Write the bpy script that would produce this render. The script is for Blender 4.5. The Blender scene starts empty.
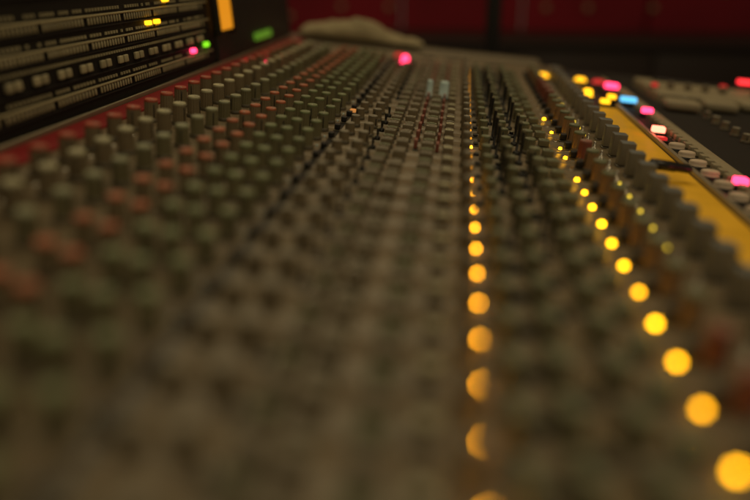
import bpy, bmesh, math, random
from mathutils import Matrix, Vector
random.seed(7)
C = bpy.context.scene.collection
R = math.radians
PITCH = 0.036                     # one channel of the desk
SURF_Z = 0.85                     # height of the desk surface at its middle
CAM_H = 0.147                     # lens above the desk
TILT = math.atan(0.09)            # the desk falls towards the operator (+x)

# ---------------------------------------------------------------- materials
def mat(name, col, rough=0.5, metal=0.0, var=0.12, scale=60.0, bump=0.0, spec=0.5, coat=0.0, dust=0.0):
    m = bpy.data.materials.new(name); m.use_nodes = True
    nt = m.node_tree; b = nt.nodes['Principled BSDF']
    tc = nt.nodes.new('ShaderNodeTexCoord')
    geo = nt.nodes.new('ShaderNodeNewGeometry')
    n = nt.nodes.new('ShaderNodeTexNoise'); n.inputs['Scale'].default_value = scale; n.inputs['Detail'].default_value = 6
    nt.links.new(geo.outputs['Position'], n.inputs['Vector'])
    oi = nt.nodes.new('ShaderNodeObjectInfo')
    ad = nt.nodes.new('ShaderNodeMath'); ad.operation = 'MULTIPLY_ADD'
    nt.links.new(oi.outputs['Random'], ad.inputs[0]); ad.inputs[1].default_value = 0.5
    nt.links.new(n.outputs['Fac'], ad.inputs[2])
    mr = nt.nodes.new('ShaderNodeMapRange')
    mr.inputs['From Min'].default_value = 0.3; mr.inputs['From Max'].default_value = 1.2
    mr.inputs['To Min'].default_value = 1 - var; mr.inputs['To Max'].default_value = 1 + var
    nt.links.new(ad.outputs[0], mr.inputs['Value'])
    mul = nt.nodes.new('ShaderNodeVectorMath'); mul.operation = 'SCALE'
    mul.inputs[0].default_value = col
    nt.links.new(mr.outputs[0], mul.inputs['Scale'])
    if dust > 0:
        n2 = nt.nodes.new('ShaderNodeTexNoise'); n2.inputs['Scale'].default_value = 900; n2.inputs['Detail'].default_value = 3
        nt.links.new(geo.outputs['Position'], n2.inputs['Vector'])
        rr = nt.nodes.new('ShaderNodeMapRange'); rr.inputs['From Min'].default_value = .58; rr.inputs['From Max'].default_value = .75
        rr.inputs['To Max'].default_value = dust
        nt.links.new(n2.outputs['Fac'], rr.inputs['Value'])
        mx = nt.nodes.new('ShaderNodeMix'); mx.data_type = 'RGBA'
        nt.links.new(rr.outputs[0], mx.inputs['Factor']); nt.links.new(mul.outputs[0], mx.inputs['A'])
        mx.inputs['B'].default_value = (.45, .42, .36, 1)
        nt.links.new(mx.outputs['Result'], b.inputs['Base Color'])
    else:
        nt.links.new(mul.outputs[0], b.inputs['Base Color'])
    r2 = nt.nodes.new('ShaderNodeMapRange')
    r2.inputs['To Min'].default_value = max(0.05, rough - .12); r2.inputs['To Max'].default_value = min(1, rough + .12)
    nt.links.new(n.outputs['Fac'], r2.inputs['Value']); nt.links.new(r2.outputs[0], b.inputs['Roughness'])
    b.inputs['Metallic'].default_value = metal
    b.inputs['Specular IOR Level'].default_value = spec
    b.inputs['Coat Weight'].default_value = coat
    if bump > 0:
        bp = nt.nodes.new('ShaderNodeBump'); bp.inputs['Strength'].default_value = bump; bp.inputs['Distance'].default_value = 0.0006
        n3 = nt.nodes.new('ShaderNodeTexNoise'); n3.inputs['Scale'].default_value = 1600
        nt.links.new(geo.outputs['Position'], n3.inputs['Vector'])
        nt.links.new(n3.outputs['Fac'], bp.inputs['Height']); nt.links.new(bp.outputs['Normal'], b.inputs['Normal'])
    return m

def lamp_mat(name, col, strength):
    m = bpy.data.materials.new(name); m.use_nodes = True
    b = m.node_tree.nodes['Principled BSDF']
    b.inputs['Base Color'].default_value = (*[c * .5 for c in col], 1); b.inputs['Roughness'].default_value = .3
    b.inputs['Emission Color'].default_value = (*col, 1); b.inputs['Emission Strength'].default_value = strength
    return m

SKIRT = mat('knob_skirt', (.105, .088, .056), .45, dust=.1)
PANEL = mat('panel_enamel', (.195, .150, .088), .42, var=.12, scale=9, bump=.25, dust=.35)
BODY  = mat('body_black', (.018, .016, .013), .55, var=.2, dust=.1)
MARK  = mat('print_white', (.42, .40, .33), .5)
RED   = mat('red_enamel', (.25, .007, .010), .6, spec=.25)
REDC  = mat('red_cap', (.42, .085, .045), .5, dust=.1)
CREAM = mat('cream_cap', (.46, .43, .27), .45, dust=.2)
DIMC  = mat('sage_cap', (.30, .31, .19), .45, dust=.2)
ORNG  = mat('orange_cap', (.46, .135, .06), .45, dust=.2)
GREEN = mat('green_cap', (.19, .225, .105), .45, dust=.2)
GREY  = mat('grey_cap', (.225, .198, .140), .45, dust=.2)
OLIVE = mat('olive_cap', (.165, .18, .095), .45, dust=.2)
SIDE  = mat('knob_side', (.195, .152, .088), .38, var=.15, dust=.15)
SIDEG = mat('knob_side_olive', (.165, .148, .078), .38, var=.15, dust=.15)
DARK  = mat('black_plastic', (.012, .011, .009), .35, dust=.08)
AMBS  = mat('lamp_tinted_side', (.27, .16, .075), .4, dust=.1)  # glow of the amber lamps put into the side colour
ROSEC = mat('rose_cap', (.26, .10, .07), .5)
REDS  = mat('rose_side', (.22, .065, .04), .4, dust=.1)
STEEL = mat('steel', (.55, .52, .45), .3, metal=1.0, var=.08)
RAIL  = mat('rail_alloy', (.36, .32, .22), .42, metal=.6, var=.08)
BLUEC = mat('slate_cap', (.16, .18, .185), .4, dust=.25)
SLATE = mat('slate_side', (.20, .175, .12), .4, var=.15, dust=.1)
YELL  = mat('yellow_strip_paint', (1.0, .56, .010), .5, var=.16, scale=38, bump=.3)
PILL  = mat('pill_cap', (.62, .49, .36), .45, dust=.2)
BLACKP = mat('black_panel', (.014, .011, .008), .75, var=.25, scale=12, dust=.06, spec=.25)
PALE  = mat('pale_cap', (.52, .68, .69), .5)
BONE  = mat('bone_plastic', (.32, .27, .165), .5, dust=.2)
LABEL = mat('label_strip', (.42, .37, .21), .55, var=.2, scale=40)
TOOTH = mat('tooth_plastic', (.46, .41, .25), .5, var=.3)
CLOTH = mat('tan_cloth', (.31, .26, .15), .9, var=.1, scale=30, bump=.5)
WOOD  = mat('end_cheek', (.15, .12, .07), .5, var=.1, scale=14)
WALLR = mat('red_wall', (.26, .012, .022), .9, var=.5, scale=2.2, bump=.3)
BRASS = mat('brass_stud', (.50, .36, .20), .45, metal=.5)
FLOOR = mat('floor_carpet', (.03, .018, .015), .95, var=.3, scale=50, bump=.5)
DKWD  = mat('dark_wood', (.03, .016, .010), .5, var=.3, scale=8)
AMBER_ON = lamp_mat('lamp_amber', (1.0, .44, .004), 14.5)
AMBER_ON2 = lamp_mat('lamp_amber_softer', (1.0, .42, .004), 11.5)
AMBER_ON3 = lamp_mat('lamp_amber_bright', (1.0, .46, .004), 17)
AMBER_L  = lamp_mat('lamp_amber_dim', (1.0, .38, .010), 26)
AMBER_F  = lamp_mat('lamp_amber_faint', (1.0, .36, .010), 1.8)
AMBER_S  = lamp_mat('lamp_yellow_small', (.9, .62, .04), 2.2)
AMBER_OFF = mat('lamp_off', (.30, .17, .04), .25)
YEL_ON  = lamp_mat('lamp_yellow', (1.0, .46, .01), 2.6)
PINK_ON = lamp_mat('lamp_pink', (1.0, .035, .11), 5)
RED_ON  = lamp_mat('lamp_red', (1.0, .03, .035), 2.6)
HOT_ON  = lamp_mat('lamp_hot', (1.0, .17, .10), 5)
DRED_ON = lamp_mat('lamp_deep_red', (.6, .02, .02), .9)
BLUE_ON = lamp_mat('lamp_blue', (.11, .50, .85), 1.6)
GREEN_ON = lamp_mat('lamp_green', (.22, .75, .015), 1.4)
GRN_DIM = lamp_mat('display_green', (.075, .18, .012), 1.0)
VU_ON   = lamp_mat('meter_face_lit', (.80, .29, .012), .85)
TICK_ON = lamp_mat('lamp_tick', (1.0, .55, .05), 6)

# ---------------------------------------------------------------- mesh helpers
class MB:
    def __init__(s): s.bm = bmesh.new(); s.mats = []
    def mi(s, m):
        if m not in s.mats: s.mats.append(m)
        return s.mats.index(m)
    def box(s, c, d, m, bev=0.0, top=None, seg=2, rx=0):
        t = bmesh.new(); bmesh.ops.create_cube(t, size=1)
        for v in t.verts: v.co = Vector((v.co.x * d[0], v.co.y * d[1], v.co.z * d[2]))
        if bev: bmesh.ops.bevel(t, geom=list(t.edges), offset=bev, segments=seg, profile=.6, affect='EDGES')
        i = s.mi(m); j = s.mi(top) if top else i
        for f in t.faces:
            f.smooth = bool(bev)
            f.material_index = j if (f.normal.z > .35) else i
        M = Matrix.Translation(c) @ Matrix.Rotation(rx, 4, 'X')
        t.transform(M); s._merge(t)
    def _merge(s, t):
        me = bpy.data.meshes.new('t'); t.to_mesh(me); t.free(); s.bm.from_mesh(me); bpy.data.meshes.remove(me)
    def lathe(s, prof, seg=24, c=(0, 0, 0), flute=0, flute_rows=(), stretch=(1, 1)):
        """prof: (r, z, mat) bottom to top; last r may be 0"""
        t = bmesh.new(); rows = []
        for k, (r, z, m) in enumerate(prof):
            if r <= 1e-6: rows.append([t.verts.new((c[0], c[1], c[2] + z))]); continue
            row = []
            for a in range(seg):
                rr = r * (1 - flute * (a % 2)) if k in flute_rows else r
                an = 2 * math.pi * a / seg
                row.append(t.verts.new((c[0] + rr * math.cos(an) * stretch[0], c[1] + rr * math.sin(an) * stretch[1], c[2] + z)))
            rows.append(row)
        for k in range(len(rows) - 1):
            a, b = rows[k], rows[k + 1]; i = s.mi(prof[k + 1][2])
            for q in range(seg):
                p = (q + 1) % seg
                if len(b) == 1: f = t.faces.new((a[q], a[p], b[0]))
                else: f = t.faces.new((a[q], a[p], b[p], b[q]))
                f.material_index = i; f.smooth = not (k in flute_rows and k + 1 in flute_rows)
        s._merge(t)
    def mesh(s, name):
        me = bpy.data.meshes.new(name); s.bm.normal_update(); s.bm.to_mesh(me); s.bm.free()
        for m in s.mats: me.materials.append(m)
        return me
    def build(s, name, parent=None, loc=(0, 0, 0), rot=(0, 0, 0)):
        return put(name, s.mesh(name), parent, loc, rot)

def put(name, me, parent=None, loc=(0, 0, 0), rot=(0, 0, 0)):
    o = bpy.data.objects.new(name, me); C.objects.link(o)
    o.parent = parent; o.location = loc; o.rotation_euler = rot
    return o
def empty(name, parent=None, loc=(0, 0, 0), rot=(0, 0, 0)):
    o = bpy.data.objects.new(name, None); C.objects.link(o); o.empty_display_size = .05
    o.parent = parent; o.location = loc; o.rotation_euler = rot
    return o
def tag(o, label=None, cat=None, group=None, kind=None):
    for k, v in (('label', label), ('category', cat), ('group', group), ('kind', kind)):
        if v: o[k] = v
    return o

# ---------------------------------------------------------------- knobs
def knob(r, h, cap, side, pointer=MARK, skirt=None):
    b = MB(); p = []; skirt = skirt or SKIRT
    p += [(r * 1.08, 0.0004, skirt), (r * 1.08, .0022, skirt), (r * .98, .0028, skirt),
          (r * .97, .003, side), (r * .90, h * .88, side), (r * .90, h * .89, cap),
          (r * .88, h * .965, cap), (r * .80, h, cap), (r * .70, h * .985, cap), (0, h * .982, cap)]
    b.lathe(p, 32, flute=.07, flute_rows=(3, 4))
    # pointer line down the side and over the cap
    b.box((0, -r * .93, h * .5), (.0009, .0008, h * .62), DARK, .0002, seg=1)
    b.box((0, -r * .48, h * .99), (.0009, r * .72, .0006), pointer, .0002, seg=1)
    return b
def square_btn(w, l, h, cap, side, dish=True):
    b = MB(); b.box((0, 0, .0006), (w + .0014, l + .0014, .0012), SKIRT, .0003, seg=1)
    b.box((0, 0, h / 2 + .0012), (w, l, h - .0012), side, .0007, top=cap, seg=2)
    if dish: b.box((0, 0, h + .0008), (w * .55, l * .55, .0006), cap, .0002, seg=1)
    return b
def lamp(r, m, h=.003):
    b = MB(); b.lathe([(r * 1.35, 0, STEEL), (r * 1.35, h * .3, STEEL), (r * 1.05, h * .35, STEEL), (r, h * .36, m), (r, h * .6, m), (r * .75, h * .9, m), (0, h, m)], 16)
    return b
def lever(r, h):
    b = MB(); b.lathe([(r * 2.2, 0, DARK), (r * 2.2, .0022, DARK), (r * 1.6, .003, DARK), (r * .8, .0035, DARK), (r * .95, h * .5, DARK), (r * 1.15, h * .93, DARK), (r * .8, h, SIDEG), (0, h, SIDEG)], 14)
    return b
def toggle(h):
    b = MB(); b.lathe([(.0032, 0, STEEL), (.0032, .0018, STEEL), (.0022, .002, STEEL), (.0022, .0035, STEEL), (.0008, .0036, STEEL), (.0013, h * .9, STEEL), (.0009, h, STEEL), (0, h + .0002, STEEL)], 12)
    return b

# ---------------------------------------------------------------- the desk
desk = empty('mixing_console', None, (0, 0, SURF_Z), (0, TILT, 0))
tag(desk, 'large recording studio mixing console crowded with knobs, buttons and glowing amber lamps', 'mixing console')
Y0, Y1 = -.22, 1.37
# (name, x, mesh, y offset, chance kept, jitter rotation)
cols = []
def col(name, x, b, dy=0.0, keep=1.0, spin=True, rule=None): cols.append((name, x, b.mesh(name) if b else None, dy, keep, spin, rule))
col('red_capped_knob', -.2665, knob(.0064, .0195, REDC, SIDE))
col('cream_knob', -.241, knob(.0062, .0190, CREAM, SIDE))
col('sage_knob', -.2127, knob(.0058, .0175, DIMC, SIDEG))
col('orange_knob', -.1845, knob(.0053, .0170, ORNG, SIDE), .004)
col('orange_knob', -.168, knob(.0053, .0170, ORNG, SIDE), -.004)
col('green_knob', -.1522, knob(.0054, .0170, GREEN, SIDEG), .002)
col('green_knob', -.1377, knob(.0054, .0170, GREEN, SIDEG), -.002)
col('green_knob', -.1216, knob(.0052, .0165, GREEN, SIDEG), .003)
col('black_button', -.1086, square_btn(.0055, .0062, .006, DARK, DARK, False), .009, spin=False)
col('grey_knob', -.0965, knob(.0046, .0110, GREY, SIDE), 0)
col('grey_knob', -.0800, knob(.0050, .0120, GREY, SIDE), .002)
col('black_stem_switch', -.0700, lever(.0012, .011), -.009, .8, False)
col('wide_button', -.0600, square_btn(.0098, .0085, .0075, GREY, SIDE), .004, spin=False)
col('wide_button', -.0600, square_btn(.0098, .0060, .0060, OLIVE, SIDE), -.013, spin=False)
col('oblong_button', -.0460, square_btn(.0098, .0080, .0085, GREY, SIDE), -.002, spin=False)
col('oblong_button', -.0460, square_btn(.0092, .0062, .0060, GREY, SIDEG), .015, spin=False)
col('rosy_button', -.0350, square_btn(.0032, .010, .009, ROSEC, REDS, False), .006, spin=False, rule='far')
col('flat_button', -.0245, square_btn(.0105, .0080, .0080, GREY, SIDE), .002, spin=False)
col('flat_button', -.0245, square_btn(.0100, .0070, .0065, OLIVE, SIDEG), -.015, spin=False)
col('rosy_button', -.0160, square_btn(.0028, .010, .009, ROSEC, REDS, False), .006, spin=False, rule='far')
col('ivory_button', -.0070, square_btn(.0080, .0070, .0085, CREAM, SIDE), -.010, spin=False)
col('ivory_button', -.0070, square_btn(.0078, .0060, .0060, GREY, SIDE), .007, spin=False)
col('olive_button', .0250, square_btn(.0070, .0060, .0060, OLIVE, SIDEG), .014, spin=False)
col('olive_button', .0435, square_btn(.0080, .0060, .0065, OLIVE, SIDEG), -.015, spin=False)
col('olive_button', .0655, square_btn(.0085, .0060, .0060, GREY, SIDEG), -.013, spin=False)
col('small_black_button', .0178, square_btn(.0046, .006, .003, DARK, DARK, False), .010, spin=False)
col('olive_knob', .0245, knob(.0046, .0135, OLIVE, SIDEG), -.004)
col('black_lever', .0338, lever(.0014, .030), .008, .9, False, 'lever')
col('olive_knob', .0425, knob(.0050, .0135, OLIVE, SIDEG), .002)
col('black_lever', .0530, lever(.0014, .030), -.006, .9, False, 'lever')
col('olive_knob', .0648, knob(.0056, .0140, OLIVE, SIDEG), .004)
col('grey_pad_button', .0810, square_btn(.0100, .0100, .007, OLIVE, SIDEG), .0, spin=False)
col('black_key_button', .1030, square_btn(.0060, .0062, .007, DARK, DARK, False), .001, spin=False)
col('warm_sided_knob', .1120, None, .0)
col('steel_toggle', .1290, toggle(.009), .010, .9, False)
col('tall_slate_cap', .1465, square_btn(.0125, .0120, .021, BLUEC, SLATE, False), -.004, spin=False)
amber_k = knob(.0060, .0185, OLIVE, AMBS).mesh('warm_sided_knob'); rose_k = knob(.0060, .0185, ROSEC, REDS).mesh('warm_sided_knob')
lev_lo = lever(.0020, .006).mesh('black_lever')
lampA = [lamp(.00165, q).mesh('amber_lamp') for q in (AMBER_ON, AMBER_ON2, AMBER_ON3)]; lampAoff = lamp(.00165, AMBER_OFF).mesh('amber_lamp')
lampL = lamp(.0008, AMBER_L).mesh('centre_lamp'); lampF = lamp(.0008, AMBER_F).mesh('centre_lamp')
lampS = lamp(.0011, AMBER_S).mesh('small_lamp')
lampSoff = lamp(.0011, AMBER_OFF).mesh('small_lamp')
pin_dot = lamp(.0010, PALE, .0020).mesh('pale_pin')  # unlit pale dot put in for a faint bright spot
slim = knob(.0037, .0215, GREY, SIDE).mesh('slim_blocker_knob')  # added to half-cover each centre lamp as seen from the lens

# one module panel: enamel sheet, printed marks, screws
pb = MB()
pb.box((-.0505, 0, -.0015), (.436, PITCH - .0007, .003), PANEL, .0004, seg=1)
for (n, x, me, dy, *_ ) in cols:
    if 'knob' in n:
        for a in range(-3, 4):
            an = R(a * 42); rr = .0084
            pb.box((x + rr * math.sin(an), dy + rr * math.cos(an), .0001), (.0007, .0007, .0006), MARK)
    else:
        pb.box((x, dy - .0075, .0001), (.005, .0009, .0005), MARK)
pb.box((-.1090, 0, .0002), (.0050, PITCH - .0007, .0009), DARK)
for x in (-.258, .158):
    pb.lathe([(.0022, 0, STEEL), (.0022, .0008, STEEL), (.0016, .0012, STEEL), (0, .0012, STEEL)], 12, (x, .014, 0))
panel_me = pb.mesh('module_panel')
tallpick = {6, 7, 9, 10, 12, 13, 14, 16, 17, 19, 20, 22, 23}
for k in range(-11, 33):
    y = .178 + PITCH * k
    if y < Y0 + .02: continue
    st = put('channel_strip', panel_me, desk, (0, y, 0))
    if k < -3 or k > 28: continue
    for (n, x, me, dy, keep, spin, rule) in cols:
        if random.random() > keep: continue
        if rule == 'far' and k < 12: continue
        if n == 'warm_sided_knob': me = rose_k if k in (2, 3, 13, 21, 22, 23, 24) else amber_k
        if rule == 'lever' and k not in tallpick: me = lev_lo
        rz = random.uniform(-2.2, 2.2) if spin else random.uniform(-.04, .04)
        o = put(n, me, st, (x + random.uniform(-.0003, .0003), dy + random.uniform(-.0003, .0003), 0), (0, 0, rz))
        if not spin: o.location.z -= random.choice((0, 0, 0, .0012)) if me.name.find('button') >= 0 else 0
    j = k
    put('amber_lamp', lampA[(0, 0, 1, 0, 2, 1, 0, 0, 2, 0, 1)[k % 11]] if (j <= 11 or j in (13, 14, 16, 18)) and j != 12 else lampAoff, st, (.0962 + random.uniform(-.0003, .0003), -.004 + random.uniform(-.0005, .0005), 0))
    put('centre_lamp', lampL if k < 11 or k == 13 else lampF, st, (.0133, -.009, .001))
    put('slim_blocker_knob', slim, st, (.0073 + (.0003 if k in (-1, 0, 1, 2, 6, 7, 8, 9) else 0) + random.uniform(-.0003, .0003), .002, 0), (0, 0, random.uniform(-.3, .3)))
    put('small_lamp', lampS if k % 7 in (0, 1, 2, 3, 4) and k > 3 else lampSoff, st, (.1300, 0, 0))
    if k % 3 != 1: put('pale_pin', pin_dot, st, (-.1150, .012, 0))

# body of the desk
b = MB(); b.box((.04, (Y0 + Y1) / 2, -.066), (.75, Y1 - Y0, .124), BODY, .004); b.build('desk_body', desk)
b = MB(); b.box((-.2975, (Y0 + Y1) / 2, .0010), (.0240, Y1 - Y0, .0048), RED, .001); b.build('red_ledge', desk)
b = MB(); b.box((-.2772, (Y0 + Y1) / 2, .0001), (.0160, Y1 - Y0, .0034), PANEL, .0005, seg=1); b.build('inner_ledge', desk)
b = MB(); b.box((-.3115, (Y0 + Y1) / 2, .0032), (.0025, Y1 - Y0, .0075), RAIL, .001); b.build('bridge_trim', desk)
b = MB(); b.box((.1862, (Y0 + .955) / 2, .0002), (.0300, .955 - Y0, .0024), YELL, .0006); b.build('yellow_strip', desk)
b = MB(); b.box((.2045, (Y0 + .97) / 2, .0020), (.0045, .97 - Y0, .0070), RAIL, .001); b.build('metal_rail', desk)
b = MB(); b.box((.222, (Y0 + 1.15) / 2, -.0008), (.029, 1.15 - Y0, .003), BLACKP, .0005, seg=1); b.build('button_panel', desk)
b = MB(); b.box((.2445, (Y0 + 1.15) / 2, .0005), (.0110, 1.15 - Y0, .0060), BONE, .001); b.build('pale_ledge', desk)
# far panel of the desk beyond the last channel
b = MB()
b.box((-.06, 1.36 - .004, -.0015), (.49, .020, .003), PANEL, .0005, seg=1)
b.build('far_panel', desk)
b = MB(); b.box((-.11, Y1 + .030, -.054), (.52, .060, .120), WOOD, .012, seg=4); b.build('end_cheek', desk)

# pill buttons and the fine row beside them
pill = MB(); pill.lathe([(.0056, 0, DARK), (.0056, .002, DARK), (.0050, .0021, PILL), (.0054, .0050, PILL), (.0048, .0066, PILL), (.0034, .0072, PILL), (0, .0070, PILL)], 24, stretch=(1.5, .95))
pill = pill.mesh('pill_button')
nub = square_btn(.0062, .0095, .0065, BONE, BONE, False).mesh('ribbed_key')
for k in range(2, 16):
    y = .2135 + PITCH * .97 * k
    if abs(y - .7955) < .02: continue
    o = put('pill_button', pill, desk, (.2170, y, .0005), (0, 0, random.uniform(-.08, .08)))
for k in range(5, 60):
    y = .19 + PITCH * .485 * k
    if min(abs(y - q) for q in (.6022, .917)) < .009: continue
    put('ribbed_key', nub, desk, (.2305, y, 0))
def lit(name, x, y, w, l, h, m, z=0, base=DARK):
    b = MB(); b.box((0, 0, h * .25), (w + .003, l + .003, h * .5), base, .0006, seg=1)
    b.box((0, 0, h * .72), (w, l, h * .56), m, min(w, l, h * .5) * .3, seg=3)
    return b.build(name, desk, (x, y, z))
lit('lit_red_button', .2125, .7955, .0130, .0100, .0120, HOT_ON)
lit('lit_red_button', .2045 + .0060, .770, .010, .008, .0060, DRED_ON)  # glowing block standing in for the red button's reflection
lit('lit_pink_button', .2290, .917, .0125, .0100, .0120, PINK_ON)
lit('lit_pink_button', .2310, .6022, .0110, .0095, .0110, PINK_ON)
lit('lit_pink_button', .2222, 1.11, .0180, .0150, .0130, PINK_ON)
lit('lit_blue_button', .2222, .9926, .0200, .0120, .0120, BLUE_ON)
lit('lit_yellow_button', .188, .9680, .0110, .0110, .0095, YEL_ON)
lit('lit_yellow_button', .2000, .9920, .0100, .0100, .0095, YEL_ON, .0035)
def round_lamp(name, x, y, r, m, h=.008):
    b = MB(); b.lathe([(r * 1.3, 0, DARK), (r * 1.3, h * .4, DARK), (r, h * .45, m), (r, h * .8, m), (r * .7, h, m), (0, h * 1.05, m)], 24)
    return b.build(name, desk, (x, y, 0))
round_lamp('large_yellow_lamp', .131, 1.1889, .0085, YEL_ON)
round_lamp('large_yellow_lamp', .189, 1.1849, .0080, YEL_ON)
round_lamp('large_yellow_lamp', .1715, 1.0080, .0065, YEL_ON, .015)
round_lamp('large_pink_lamp', -.0836, 1.1393, .0058, PINK_ON, .019)
round_lamp('small_pink_lamp', -.2744 + .0147, .9956, .0038, PINK_ON)
round_lamp('dim_red_lamp', -.1000, 1.2400, .0075, DRED_ON, .010)
round_lamp('dim_red_lamp', .2160, 1.18, .0090, DRED_ON)
for x, w in ((-.0353, .007), (-.0180, .011)):
    b = MB(); b.lathe([(w * .55, 0, DARK), (w * .55, .003, DARK), (w * .46, .0032, PALE), (w * .5, .019, PALE), (w * .38, .022, PALE), (0, .022, PALE)], 20)
    b.build('pale_cap', desk, (x, .886, 0))
lit('orange_lit_button', -.1060, .735, .006, .006, .006, lamp_mat('lamp_tan', (.9, .35, .08), .5))

# black operator side with grey knobs, and the monitor section
b = MB(); b.box((.335, (Y0 + Y1) / 2, -.0040), (.165, Y1 - Y0, .006), BLACKP, .001); b.build('operator_panel', desk)
gk = knob(.0050, .0100, GREY, SIDE).mesh('grey_section_knob')
for k in range(14):
    put('grey_section_knob', gk, desk, (.3155, .62 + .0345 * k - (.0345 * 3 if k < 0 else 0), -.001), (0, 0, random.uniform(-2, 2)))
b = MB()
b.box((.395, 1.155, .004), (.230, .160, .016), BONE, .004, top=BONE, seg=3)
b.build('monitor_panel', desk)
padb = MB(); padb.box((0, 0, .006), (.044, .034, .012), BONE, .0055, seg=4); padb = padb.mesh('talkback_pad')
for x in (.2950, .3530, .4110):
    put('talkback_pad', padb, desk, (x, 1.010 + (x - .295) * .5, .001))
for x in (.31, .335, .36, .385, .43):
    put('grey_section_knob', gk, desk, (x, 1.13, .012), (0, 0, random.uniform(-2, 2)))
sl = MB(); sl.box((0, 0, .0008), (.026, .008, .0016), DARK, .0006, seg=1); sl = sl.mesh('slot')
for x, y in ((-.245, 1.270), (-.055, 1.300), (-.012, 1.305), (.06, 1.28)): put('slot', sl, desk, (x, y, .0006))
b = MB(); b.box((.4, 1.215, .0135), (.19, .012, .003), DARK, .0006, seg=1); b.build('monitor_slot', desk)
lit('lit_red_key', .2860, 1.125, .008, .010, .008, DRED_ON, .010)
lit('lit_red_key', .4000, 1.175, .008, .010, .008, DRED_ON, .012)
lit('lit_red_key', .4500, 1.230, .020, .012, .012, RED_ON, .013)

# ---------------------------------------------------------------- meter bridge (leans back)
bridge = empty('meter_bridge', desk, (-.3145, 0, .0), (0, -R(9), 0))
BY0, BY1 = -.20, .945
b = MB(); b.box((-.030, (BY0 + BY1) / 2, .095), (.060, BY1 - BY0, .190), BLACKP, .002); b.build('bridge_casing', bridge)
rows = ((.0215, 'teeth', .0070), (.0410, 'pairs', .0075), (.0590, 'teeth', .0070), (.0795, 'teeth', .0075), (.1060, 'teeth', .0070))
for z, kind, hgt in rows:
    b = MB()
    if kind == 'teeth':
        b.box((.0012, (BY0 + BY1) / 2, z + hgt * .34), (.0024, BY1 - BY0 - .03, hgt * .26), LABEL, .0004, seg=1)
        b.build('label_strip', bridge)
        b = MB(); y = BY0 + .03; n = 0
        while y < BY1 - .03:
            if n % 13 != 12:
                b.box((.0010, y, z - hgt * .22), (.0016, .0027, hgt * .84), TOOTH if random.random() < .8 else LABEL, .0005, seg=1)
                if random.random() < .85: b.box((.0010, y, z + hgt * 1.0), (.0014, .0020, hgt * .36), TOOTH)
            y += PITCH / 6.5; n += 1
        o = b.build('switch_row', bridge); tag(o, kind='stuff')
    else:
        y = BY0 + .04
        two = MB()
        two.box((.0018, 0, 0), (.0030, .0078, hgt * .9), TOOTH, .0009, seg=2); two = two.mesh('meter_button')
        while y < BY1 - .03:
            put('meter_button', two, bridge, (0, y, z)); put('meter_button', two, bridge, (0, y + .0112, z))
            y += PITCH
        b = MB(); y = BY0 + .03
        while y < BY1 - .03:
            b.box((.0012, y, z + hgt * 1.05), (.002, .0016, .0022), TOOTH); y += PITCH / 7
        o = b.build('mark_row', bridge); tag(o, kind='stuff')
    b = MB(); b.box((.0006, (BY0 + BY1) / 2, z - hgt * .95), (.0022, BY1 - BY0 - .01, .0010), BODY); b.build('groove', bridge)
def blamp(name, y, z, w, l, m):
    b = MB(); b.box((.0030, 0, 0), (.006, w, l), m, min(w, l) * .25, seg=3); return b.build(name, bridge, (0, y, z))
blamp('amber_square_lamp', .742, .0690, .0062, .0045, YEL_ON)
blamp('amber_square_lamp', .764, .0690, .0062, .0045, YEL_ON)
blamp('amber_square_lamp', .795, .0900, .0080, .0055, YEL_ON)
blamp('pink_lamp', .858, .0300, .0070, .0055, PINK_ON)
blamp('green_lamp', .905, .0330, .0090, .0058, GREEN_ON)
b = MB(); b.box((-.026, (BY1 + Y1) / 2 + .003, .095), (.060, Y1 - BY1 - .004, .190), BODY, .003); mb = b.build('meter_housing', bridge)
b = MB(); b.box((.0075, .972, .100), (.006, .062, .110), VU_ON, .002, seg=2); b.build('lit_meter', bridge)
for z in (.060, .085, .110, .135):
    pass
for yy in (.9405, 1.0065):
    b = MB(); b.box((.0085, yy, .098), (.010, .003, .118), BODY, .0006, seg=1); b.build('frame_bar', bridge)
for yy in (BY0 + .01, .35, .68, BY1 - .008, 1.03, 1.33):
    for zz in (.150,):
        b = MB(); b.lathe([(.0026, 0, STEEL), (.0026, .0008, STEEL), (.0018, .0014, STEEL), (0, .0014, STEEL)], 14)
        b.build('screw', bridge, (.0004 if yy < BY1 else .0042, yy, zz), (0, R(90), 0))
b = MB(); b.box((.0065, 1.165, .0240), (.005, .090, .0110), GRN_DIM, .0015); b.build('green_display', bridge)
# red edge lamp at the foot of the bridge
lit('red_marker_lamp', -.2880, 1.00, .008, .020, .006, DRED_ON, .002)
lit('red_marker_lamp', -.2780, 1.24, .010, .024, .010, DRED_ON, .002)

# ---------------------------------------------------------------- loose things
# marker lying across the yellow strip
b = MB()
b.lathe([(.0036, -.019, DARK), (.0044, -.018, DARK), (.0044, .004, DARK), (.0038, .0042, DARK), (.0039, .017, DARK), (.0030, .019, DARK), (0, .019, DARK)], 20)
me = b.mesh('felt_marker')
mk = bpy.data.objects.new('felt_marker', me); C.objects.link(mk)
Mdesk = Matrix.Translation((0, 0, SURF_Z)) @ Matrix.Rotation(TILT, 4, 'Y')
mk.matrix_world = Mdesk @ Matrix.Translation((.1740, .602, .0135)) @ Matrix.Rotation(R(20), 4, 'Z') @ Matrix.Rotation(R(96), 4, 'Y')
tag(mk, 'short black felt marker lying across the yellow strip against the metal rail', 'marker')

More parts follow.
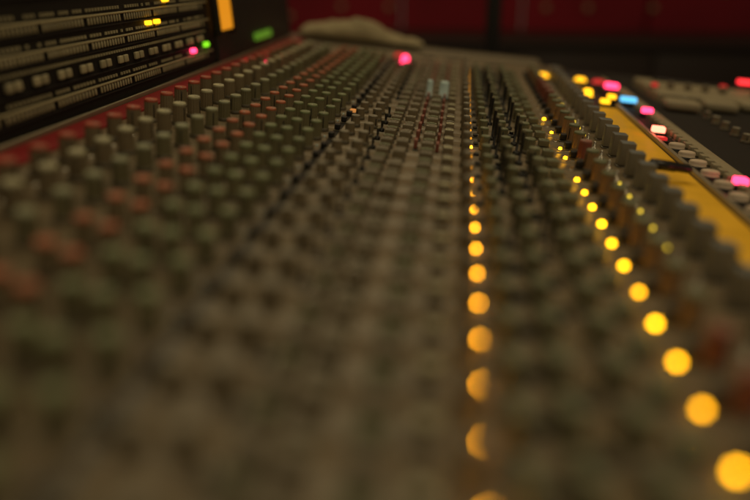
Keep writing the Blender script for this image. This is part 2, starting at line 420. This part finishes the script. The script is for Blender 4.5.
# folded tan cloth on the far end of the desk
def cloth(cx, cy, w, d, h, name, seed):
    bm = bmesh.new(); nx, ny = 40, 26; rnd = random.Random(seed)
    ph = [rnd.uniform(0, 6) for _ in range(6)]
    g = []
    for i in range(nx + 1):
        r = []
        for j in range(ny + 1):
            u = i / nx * 2 - 1; v = j / ny * 2 - 1
            e = max(0, 1 - abs(u) ** 3.2) ** .6 * max(0, 1 - abs(v) ** 3.2) ** .6
            z = h * e * (.80 + .12 * math.sin(u * 5 + ph[0]) + .08 * math.sin(v * 6 + u * 3 + ph[1]) + .05 * math.sin(u * 17 + v * 4 + ph[3]) + .03 * math.sin(u * 31 - v * 7 + ph[4]) - .35 * (u > .15) * min(1, (u - .15) * 3))
            r.append(bm.verts.new((u * w / 2 * (1 + .04 * math.sin(v * 4 + ph[2])), v * d / 2, max(z, 0))))
        g.append(r)
    for i in range(nx):
        for j in range(ny):
            f = bm.faces.new((g[i][j], g[i + 1][j], g[i + 1][j + 1], g[i][j + 1])); f.smooth = True
    me = bpy.data.meshes.new(name); bm.to_mesh(me); bm.free(); me.materials.append(CLOTH)
    o = bpy.data.objects.new(name, me); C.objects.link(o)
    md = o.modifiers.new('s', 'SOLIDIFY'); md.thickness = .003
    o.matrix_world = Mdesk @ Matrix.Translation((cx, cy, .0112))
    return o
c1 = cloth(-.185, Y1 + .030, .23, .062, .036, 'folded_cloth', 3)
tag(c1, 'rumpled tan cloth folded on the far end of the console', 'cloth')

# ---------------------------------------------------------------- the room behind
def tagbox(name, c, d, m, label=None, cat=None, kind=None, bev=.004):
    b = MB(); b.box((0, 0, 0), d, m, bev); o = b.build(name, None, c); tag(o, label, cat, None, kind); return o
b = MB(); b.box((0, 0, -.02), (9, 9, .04), FLOOR); o = b.build('floor', None, (0, 1, 0)); tag(o, kind='structure')
# padded red wall, with upright seams
b = MB()
for i in range(-7, 8):
    b.box((i * .62, 0, 1.2), (.612, .10, 2.4), WALLR, .03, seg=4)
rt = random.Random(5)
for i in range(16):
    b.box((-1.2 + i * .27 + rt.uniform(-.06, .06), -.054, .80 + rt.choice((-.03, .02, .07, .1))), (.030, .014, .030), BRASS, .006)
o = b.build('back_wall', None, (0, 4.0, 0)); tag(o, kind='structure')
cab = empty('studio_cabinet', None, (.75, 3.3, 0)); tag(cab, 'long low dark wooden cabinet in front of the red wall', 'cabinet')
b = MB(); b.box((0, 0, .375), (2.2, .5, .67), DKWD, .006); b.build('carcass', cab)
b = MB(); b.box((0, -.01, .725), (2.26, .54, .03), DKWD, .006); b.build('top', cab)
for x in (-.82, -.27, .27, .82):
    b = MB(); b.box((x, -.262, .375), (.52, .02, .63), DKWD, .004); dr = b.build('door', cab)
    b = MB(); b.box((x + .2, -.279, .42), (.012, .014, .12), STEEL, .003); b.build('handle', dr)
b = MB(); b.box((0, 0, .02), (2.1, .42, .04), BODY); b.build('plinth', cab)
# microphone stand
ms = empty('microphone_stand', None, (.075, 1.80, 0)); tag(ms, 'upright black microphone stand behind the far end of the console', 'microphone stand')
b = MB(); b.lathe([(.15, 0, DARK), (.15, .012, DARK), (.13, .022, DARK), (.02, .03, DARK), (.02, .05, DARK)], 40); b.build('base', ms)
b = MB(); b.lathe([(.024, .05, DARK), (.024, .66, DARK)], 16); b.build('lower_tube', ms)
b = MB(); b.lathe([(.018, .60, DARK), (.018, 1.35, DARK)], 16); b.build('upper_tube', ms)
b = MB(); b.lathe([(.024, .66, DARK), (.030, .68, DARK), (.030, .74, DARK), (.022, .76, DARK), (0, .76, DARK)], 16); b.build('clutch', ms)
mc = MB(); mc.lathe([(.010, 1.35, DARK), (.016, 1.36, DARK), (.022, 1.42, DARK), (.022, 1.50, DARK), (.016, 1.54, STEEL), (.026, 1.56, STEEL), (.026, 1.60, STEEL), (0, 1.625, STEEL)], 24); mc.build('microphone', ms)

# ---------------------------------------------------------------- lights
def area(name, loc, tgt, size, power, col, sy=None):
    L = bpy.data.lights.new(name, 'AREA'); L.energy = power; L.color = col; L.size = size
    if sy: L.shape = 'RECTANGLE'; L.size_y = sy
    o = bpy.data.objects.new(name, L); C.objects.link(o); o.location = loc
    o.rotation_euler = (Vector(tgt) - Vector(loc)).to_track_quat('-Z', 'Y').to_euler(); return o
area('ceiling_lamp', (-.1, 1.5, 2.5), (0, .7, .85), 1.5, 11, (1, .78, .43))
area('rear_fill', (.1, -1.3, 2.3), (0, .9, .85), 1.4, 5.2, (1, .80, .47))  # unseen fill added behind the camera to lift shaded front faces
area('wall_wash', (-.7, 2.9, 2.4), (-.7, 4, .7), .8, 2.0, (1, .62, .42), .3)
area('operator_side_light', (.9, .35, 1.7), (.1, .45, .85), .35, 1.6, (1, .74, .40))  # unseen warm area light from the operator side, no lamp modelled
w = bpy.data.worlds.new('World'); bpy.context.scene.world = w; w.use_nodes = True
w.node_tree.nodes['Background'].inputs[0].default_value = (1, .82, .54, 1)
w.node_tree.nodes['Background'].inputs[1].default_value = .095

# ---------------------------------------------------------------- camera
cam = bpy.data.cameras.new('camera'); co = bpy.data.objects.new('camera', cam); C.objects.link(co)
th, ps = R(21.0), R(6.43)
F = Vector((-math.sin(ps) * math.cos(th), math.cos(ps) * math.cos(th), -math.sin(th)))
co.location = (0, 0, SURF_Z + CAM_H)
co.rotation_euler = F.to_track_quat('-Z', 'Y').to_euler()
cam.lens = 35; cam.sensor_width = 36; cam.clip_start = .005; cam.clip_end = 60
cam.dof.use_dof = True; cam.dof.focus_distance = .70; cam.dof.aperture_fstop = 1.75; cam.dof.aperture_blades = 9; cam.dof.aperture_rotation = R(12)
sc = bpy.context.scene; sc.camera = co
sc.view_settings.view_transform = 'Standard'; sc.view_settings.look = 'None'
sc.view_settings.exposure = 0; sc.view_settings.gamma = 1
sc.render.engine = 'CYCLES'; sc.cycles.use_denoising = True
sc.cycles.sample_clamp_indirect = 4
